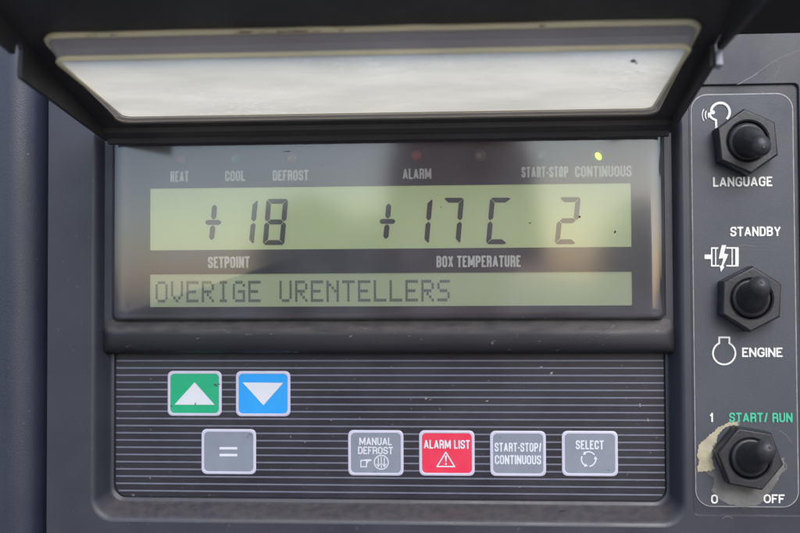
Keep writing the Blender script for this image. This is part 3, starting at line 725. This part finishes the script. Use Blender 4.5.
# window tray
def tray(u, t0, n0, n1, k):  # rounded outline running from the far edge (n0) to the near edge (n1)
    L = rr(-344.5 + u, 184.5 - u, t0[0], t0[1], 12 - k, 6)
    return [(x, t, n0 + (n1 - n0) * (t - t0[0]) / (t0[1] - t0[0])) for x, t in L]
Lo = tray(.6, (26, 215.4), -1, -1, 0); Lm = tray(1.2, (27, 215.2), -2, 2, 0); Li = tray(6.5, (31.5, 199.5), -4, 14.5, 2); Lp = tray(8, (33, 198), -4.4, 14.4, 3)
mb = MB(); loft(mb, [[T(*p) for p in L] for L in (Lo, Lm, Li, Lp)], flip=True)
mb.build('window_wall', m_wall, ld, 30)
mb = MB(); mb.add([T(*p) for p in Lp], [tuple(range(len(Lp)))])
mb.build('lid_window', m_pane, ld, 0, 'milky scratched window in the lid')
def tube(pts, r, n=6, grow=None):
    loops = []; m = len(pts); V = [Vector(p) for p in pts]
    for i in range(m):
        a = V[i - 1]; c = V[(i + 1) % m]; t_ = (c - a).normalized(); u = t_.cross(Vector((0, 0, 1))).normalized(); v = t_.cross(u)
        loops.append([V[i] + (u * math.cos(2 * math.pi * j / n) + v * math.sin(2 * math.pi * j / n)) * r * grow[i] for j in range(n)])
    VV = [tuple(p) for L in loops for p in L]
    mb.add(VV, [(i * n + j, i * n + (j + 1) % n, ((i + 1) % m) * n + (j + 1) % n, ((i + 1) % m) * n + j) for i in range(m) for j in range(n)])
def dens(L, k=6):
    o = []
    for i in range(len(L)):
        a, b_ = L[i], L[(i + 1) % len(L)]
        m_ = 24 if abs(a[0] - b_[0]) > 50 else 1
        for j in range(m_): o.append(tuple(p + (q - p) * j / m_ for p, q in zip(a, b_)))
    return o
mb = MB(); tube([T(x, t, n + random.uniform(-.25, .25)) for x, t, n in dens(Lm)], 1.35 * S, grow=[t / 110 for x, t, n in dens(Lm)])
tube([T(x, t, n + .3) for x, t, n in dens(Li)], 1.15 * S, grow=[t / 95 for x, t, n in dens(Li)])
mb.build('window_bead', m_rim, ld, 60, 'yellow edge of the lid window with its edge glow painted in')  # cream beads paint in the edge glow of the plastic

# small dirt: specks on the glass, smudges on the keys, chips along the window edge
m_grime = mat('grime', (0.016, 0.014, 0.012), 0.8, 0.3, 900)
m_smudge = mat('smudge', (0.012, 0.075, 0.045), 0.6, 0.3, 900)
m_greys = mat('grey smudge', (0.10, 0.11, 0.125), 0.6, 0.3, 900)
m_pale = mat('pale speck', (0.22, 0.21, 0.20), 0.7)
def blob(name, m, x, z, rx, rz, par, fn, seed):
    g = random.Random(seed); b = MB(); ph = g.uniform(0, 6)
    pts = []
    for i in range(14):
        a = 2 * math.pi * i / 14; k = 1 + .3 * math.sin(2 * a + ph) + g.uniform(-.25, .25)
        pts.append(fn(x + rx * k * math.cos(a), z + rz * k * math.sin(a)))
    c = fn(x, z); b.add([c] + pts, [(0, 1 + i, 1 + (i + 1) % 14) for i in range(14)]); b.build(name, m, par, 0)
def on(px, py, rx, ry, d, m, par, name, seed=1):
    x, z = Q(px, py, d); blob(name, m, x, z, rx, ry, par, lambda a, c: P(a, c, d), seed)
for i, (px, py, rx, ry) in enumerate(((579.6, 216.8, 1.3, .9), (530, 223, 1.0, .7), (615, 232, 1.2, 1.2), (286.5, 151.5, 3.2, .5), (322, 166, .7, .5), (128, 305, .6, .6), (441, 207, .6, .5))):
    on(px, py, rx, ry, -4.15, m_grime, dp, 'dirt_speck', i)
for i, (px, py, rx, ry) in enumerate(((426, 398.5, 1.4, .8), (487, 401, 1.1, .9), (551.5, 373, 1.5, 1.2), (541, 367, 1.6, .6), (640, 405, .7, 1.6), (648, 420, .6, 2.0), (305, 442, .8, .5), (150, 478, .9, .5), (520, 487, 1.0, .5), (331, 420, .8, .6))):
    on(px, py, rx, ry, dK + .5, m_pale, kp, 'pale_speck', 20 + i)
dk = dK + 1.6
for i, (px, py, rx, ry, m) in enumerate(((215.5, 385, 1.6, 1.3, m_smudge), (219, 384, 1.2, .6, m_smudge), (171.5, 406, 1.2, .5, m_smudge), (195.2, 404, .7, 1.6, m_greys), (250, 434.5, 1.8, .9, m_greys), (248, 437, .9, .8, m_greys), (375, 471.5, 1.5, .4, m_greys), (500, 437, .9, .5, m_greys), (609, 470, 1.2, .5, m_greys))):
    on(px, py, rx, ry, dk, m, kp, 'smudge', 40 + i)
on(562, 511, 4.2, .8, -1.5, m_grime, cp, 'dirt_speck', 77)
pane_n = lambda t: -4.4 + 18.8 * (t - 33) / 165 + .5
blob('dirt_speck', m_grime, 138, 168, 2.6, 3.4, ld, lambda x, t: T(x, t, pane_n(t)), 5)
blob('dirt_speck', m_grime, 141.5, 163, 1.2, 1.6, ld, lambda x, t: T(x, t, pane_n(t)), 6)
for i, (x, rx) in enumerate(((-300, 5), (-283, 3), (-176, 8), (-160, 6), (-145, 5), (-132, 7), (-118, 3), (-99, 2), (60, 3))):
    blob('grime_chip', m_grime, x, 216.3 + (i % 3) * .5, rx, 1.2, ld, lambda a, t: T(a, t, 3.9), 60 + i)

# ================================================================== WHAT THE GLASS REFLECTS
def leafmass(name, spots, label):
    b = MB(); rng = random.Random(3)
    for (x, y, z, rx, rz, cnt) in spots:
        for _ in range(cnt):
            while True:
                p = Vector((rng.uniform(-1, 1), rng.uniform(-1, 1), rng.uniform(-1, 1)))
                if p.length < 1: break
            c = Vector((x + p.x * rx, y + p.y * rx * .5, z + p.z * rz)); s_ = rng.uniform(.06, .13)
            u = Vector((rng.uniform(-1, 1), rng.uniform(-1, 1), rng.uniform(-1, 1))).normalized(); v = u.orthogonal().normalized()
            b.add([c + u * s_, c + v * s_ * .6, c - u * s_, c - v * s_ * .6], [(0, 1, 2, 3)])
    return b.build(name, m_leaf, None, 0)
sp_ = [(x, -9.5, -1.3 + random.uniform(-.1, .1), 0.8, 0.7 + random.uniform(-.1, .15), 900) for x in np.arange(-7, 7, .9)]
sp_ += [(-1.5, -9, -.1, .62, 1.1, 2200), (-.85, -9, -.3, .5, 1.0, 1400), (2.0, -9.4, -.3, .5, 1.1, 1500)]
tag(leafmass('hedge_foliage', sp_, ''), 'blurred green hedge seen only as a reflection in the display glass', kind='stuff')

def skin_body(name, m, pts, edges, root, parent=None, sub=2):
    me = bpy.data.meshes.new(name); me.from_pydata([p[:3] for p in pts], edges, []); o = bpy.data.objects.new(name, me); COL.objects.link(o)
    md = o.modifiers.new('skin', 'SKIN'); md.use_smooth_shade = True
    for i, p in enumerate(pts):
        sv = me.skin_vertices[0].data[i]; sv.radius = (p[3], p[4] if len(p) > 4 else p[3]); sv.use_root = i == root
    md2 = o.modifiers.new('sub', 'SUBSURF'); md2.levels = sub; md2.render_levels = sub
    dg = bpy.context.evaluated_depsgraph_get(); ev = o.evaluated_get(dg); nm = bpy.data.meshes.new_from_object(ev)
    o.modifiers.clear(); o.data = nm; nm.materials.clear(); nm.materials.append(m)
    if parent: o.parent = parent
    return o
ox, oy = 0.008, -0.78
pts = [(ox, oy, -.66, .15, .11), (ox, oy, -.48, .14, .10), (ox, oy, -.26, .16, .11), (ox, oy, -.14, .11, .09), (ox, oy, -.07, .055, .055), (ox, oy + .01, .00, .07, .085), (ox, oy + .01, .09, .08, .095), (ox, oy, .15, .06, .075)]
edges = [(i, i + 1) for i in range(7)]
for s_ in (-1, 1):
    i = len(pts); pts += [(ox + s_ * .19, oy, -.17, .06), (ox + s_ * .25, oy, -.45, .045), (ox + s_ * .26, oy + .05, -.70, .033), (ox + s_ * .26, oy + .07, -.78, .035, .02)]
    edges += [(3, i), (i, i + 1), (i + 1, i + 2), (i + 2, i + 3)]
    j = len(pts)
    for q, (dx, L) in enumerate(((-.024, .07), (-.008, .085), (.008, .08), (.024, .06))):
        pts += [(ox + s_ * .26, oy + .07 + dx, -.82, .009), (ox + s_ * .255, oy + .075 + dx, -.80 - L, .007)]; edges += [(i + 3, j + 2 * q), (j + 2 * q, j + 2 * q + 1)]
    j = len(pts); pts += [(ox + s_ * .24, oy + .11, -.80, .010), (ox + s_ * .235, oy + .125, -.85, .008)]; edges += [(i + 3, j), (j, j + 1)]
    i = len(pts); pts += [(ox + s_ * .10, oy, -.78, .09), (ox + s_ * .11, oy + .01, -1.15, .06), (ox + s_ * .11, oy, -1.5, .04), (ox + s_ * .12, oy + .14, -1.565, .035)]
    edges += [(0, i), (i, i + 1), (i + 1, i + 2), (i + 2, i + 3)]
person = skin_body('person', m_skin, pts, edges, 0)
me = person.data; me.materials.append(m_shirt); me.materials.append(m_jeans); me.materials.append(m_hair)
for p in me.polygons:
    c = p.center
    if c.z < -.70 and abs(c.x - ox) < .21: p.material_index = 2
    elif c.z < -.085 and c.z > -.74: p.material_index = 1
tag(person, 'person in a dark red jumper seen as a blurred reflection in the display glass', 'person')
mb = MB(); loops = []
for i in range(9):
    a = R(90 * i / 8); r = math.cos(a)
    loops.append([(ox + .098 * r * math.cos(q), oy + .002 + .112 * r * math.sin(q), (.085 if math.sin(q) > .3 else .0) * 1.0 * (1 - i / 8) + (.21) * math.sin(a) if i else (.10 if math.sin(q) > .3 else -.0)) for q in np.linspace(0, 2 * math.pi, 25)[:-1]])
loft(mb, loops, 'end'); h = mb.build('hair', m_hair, None, 80); h.parent = person
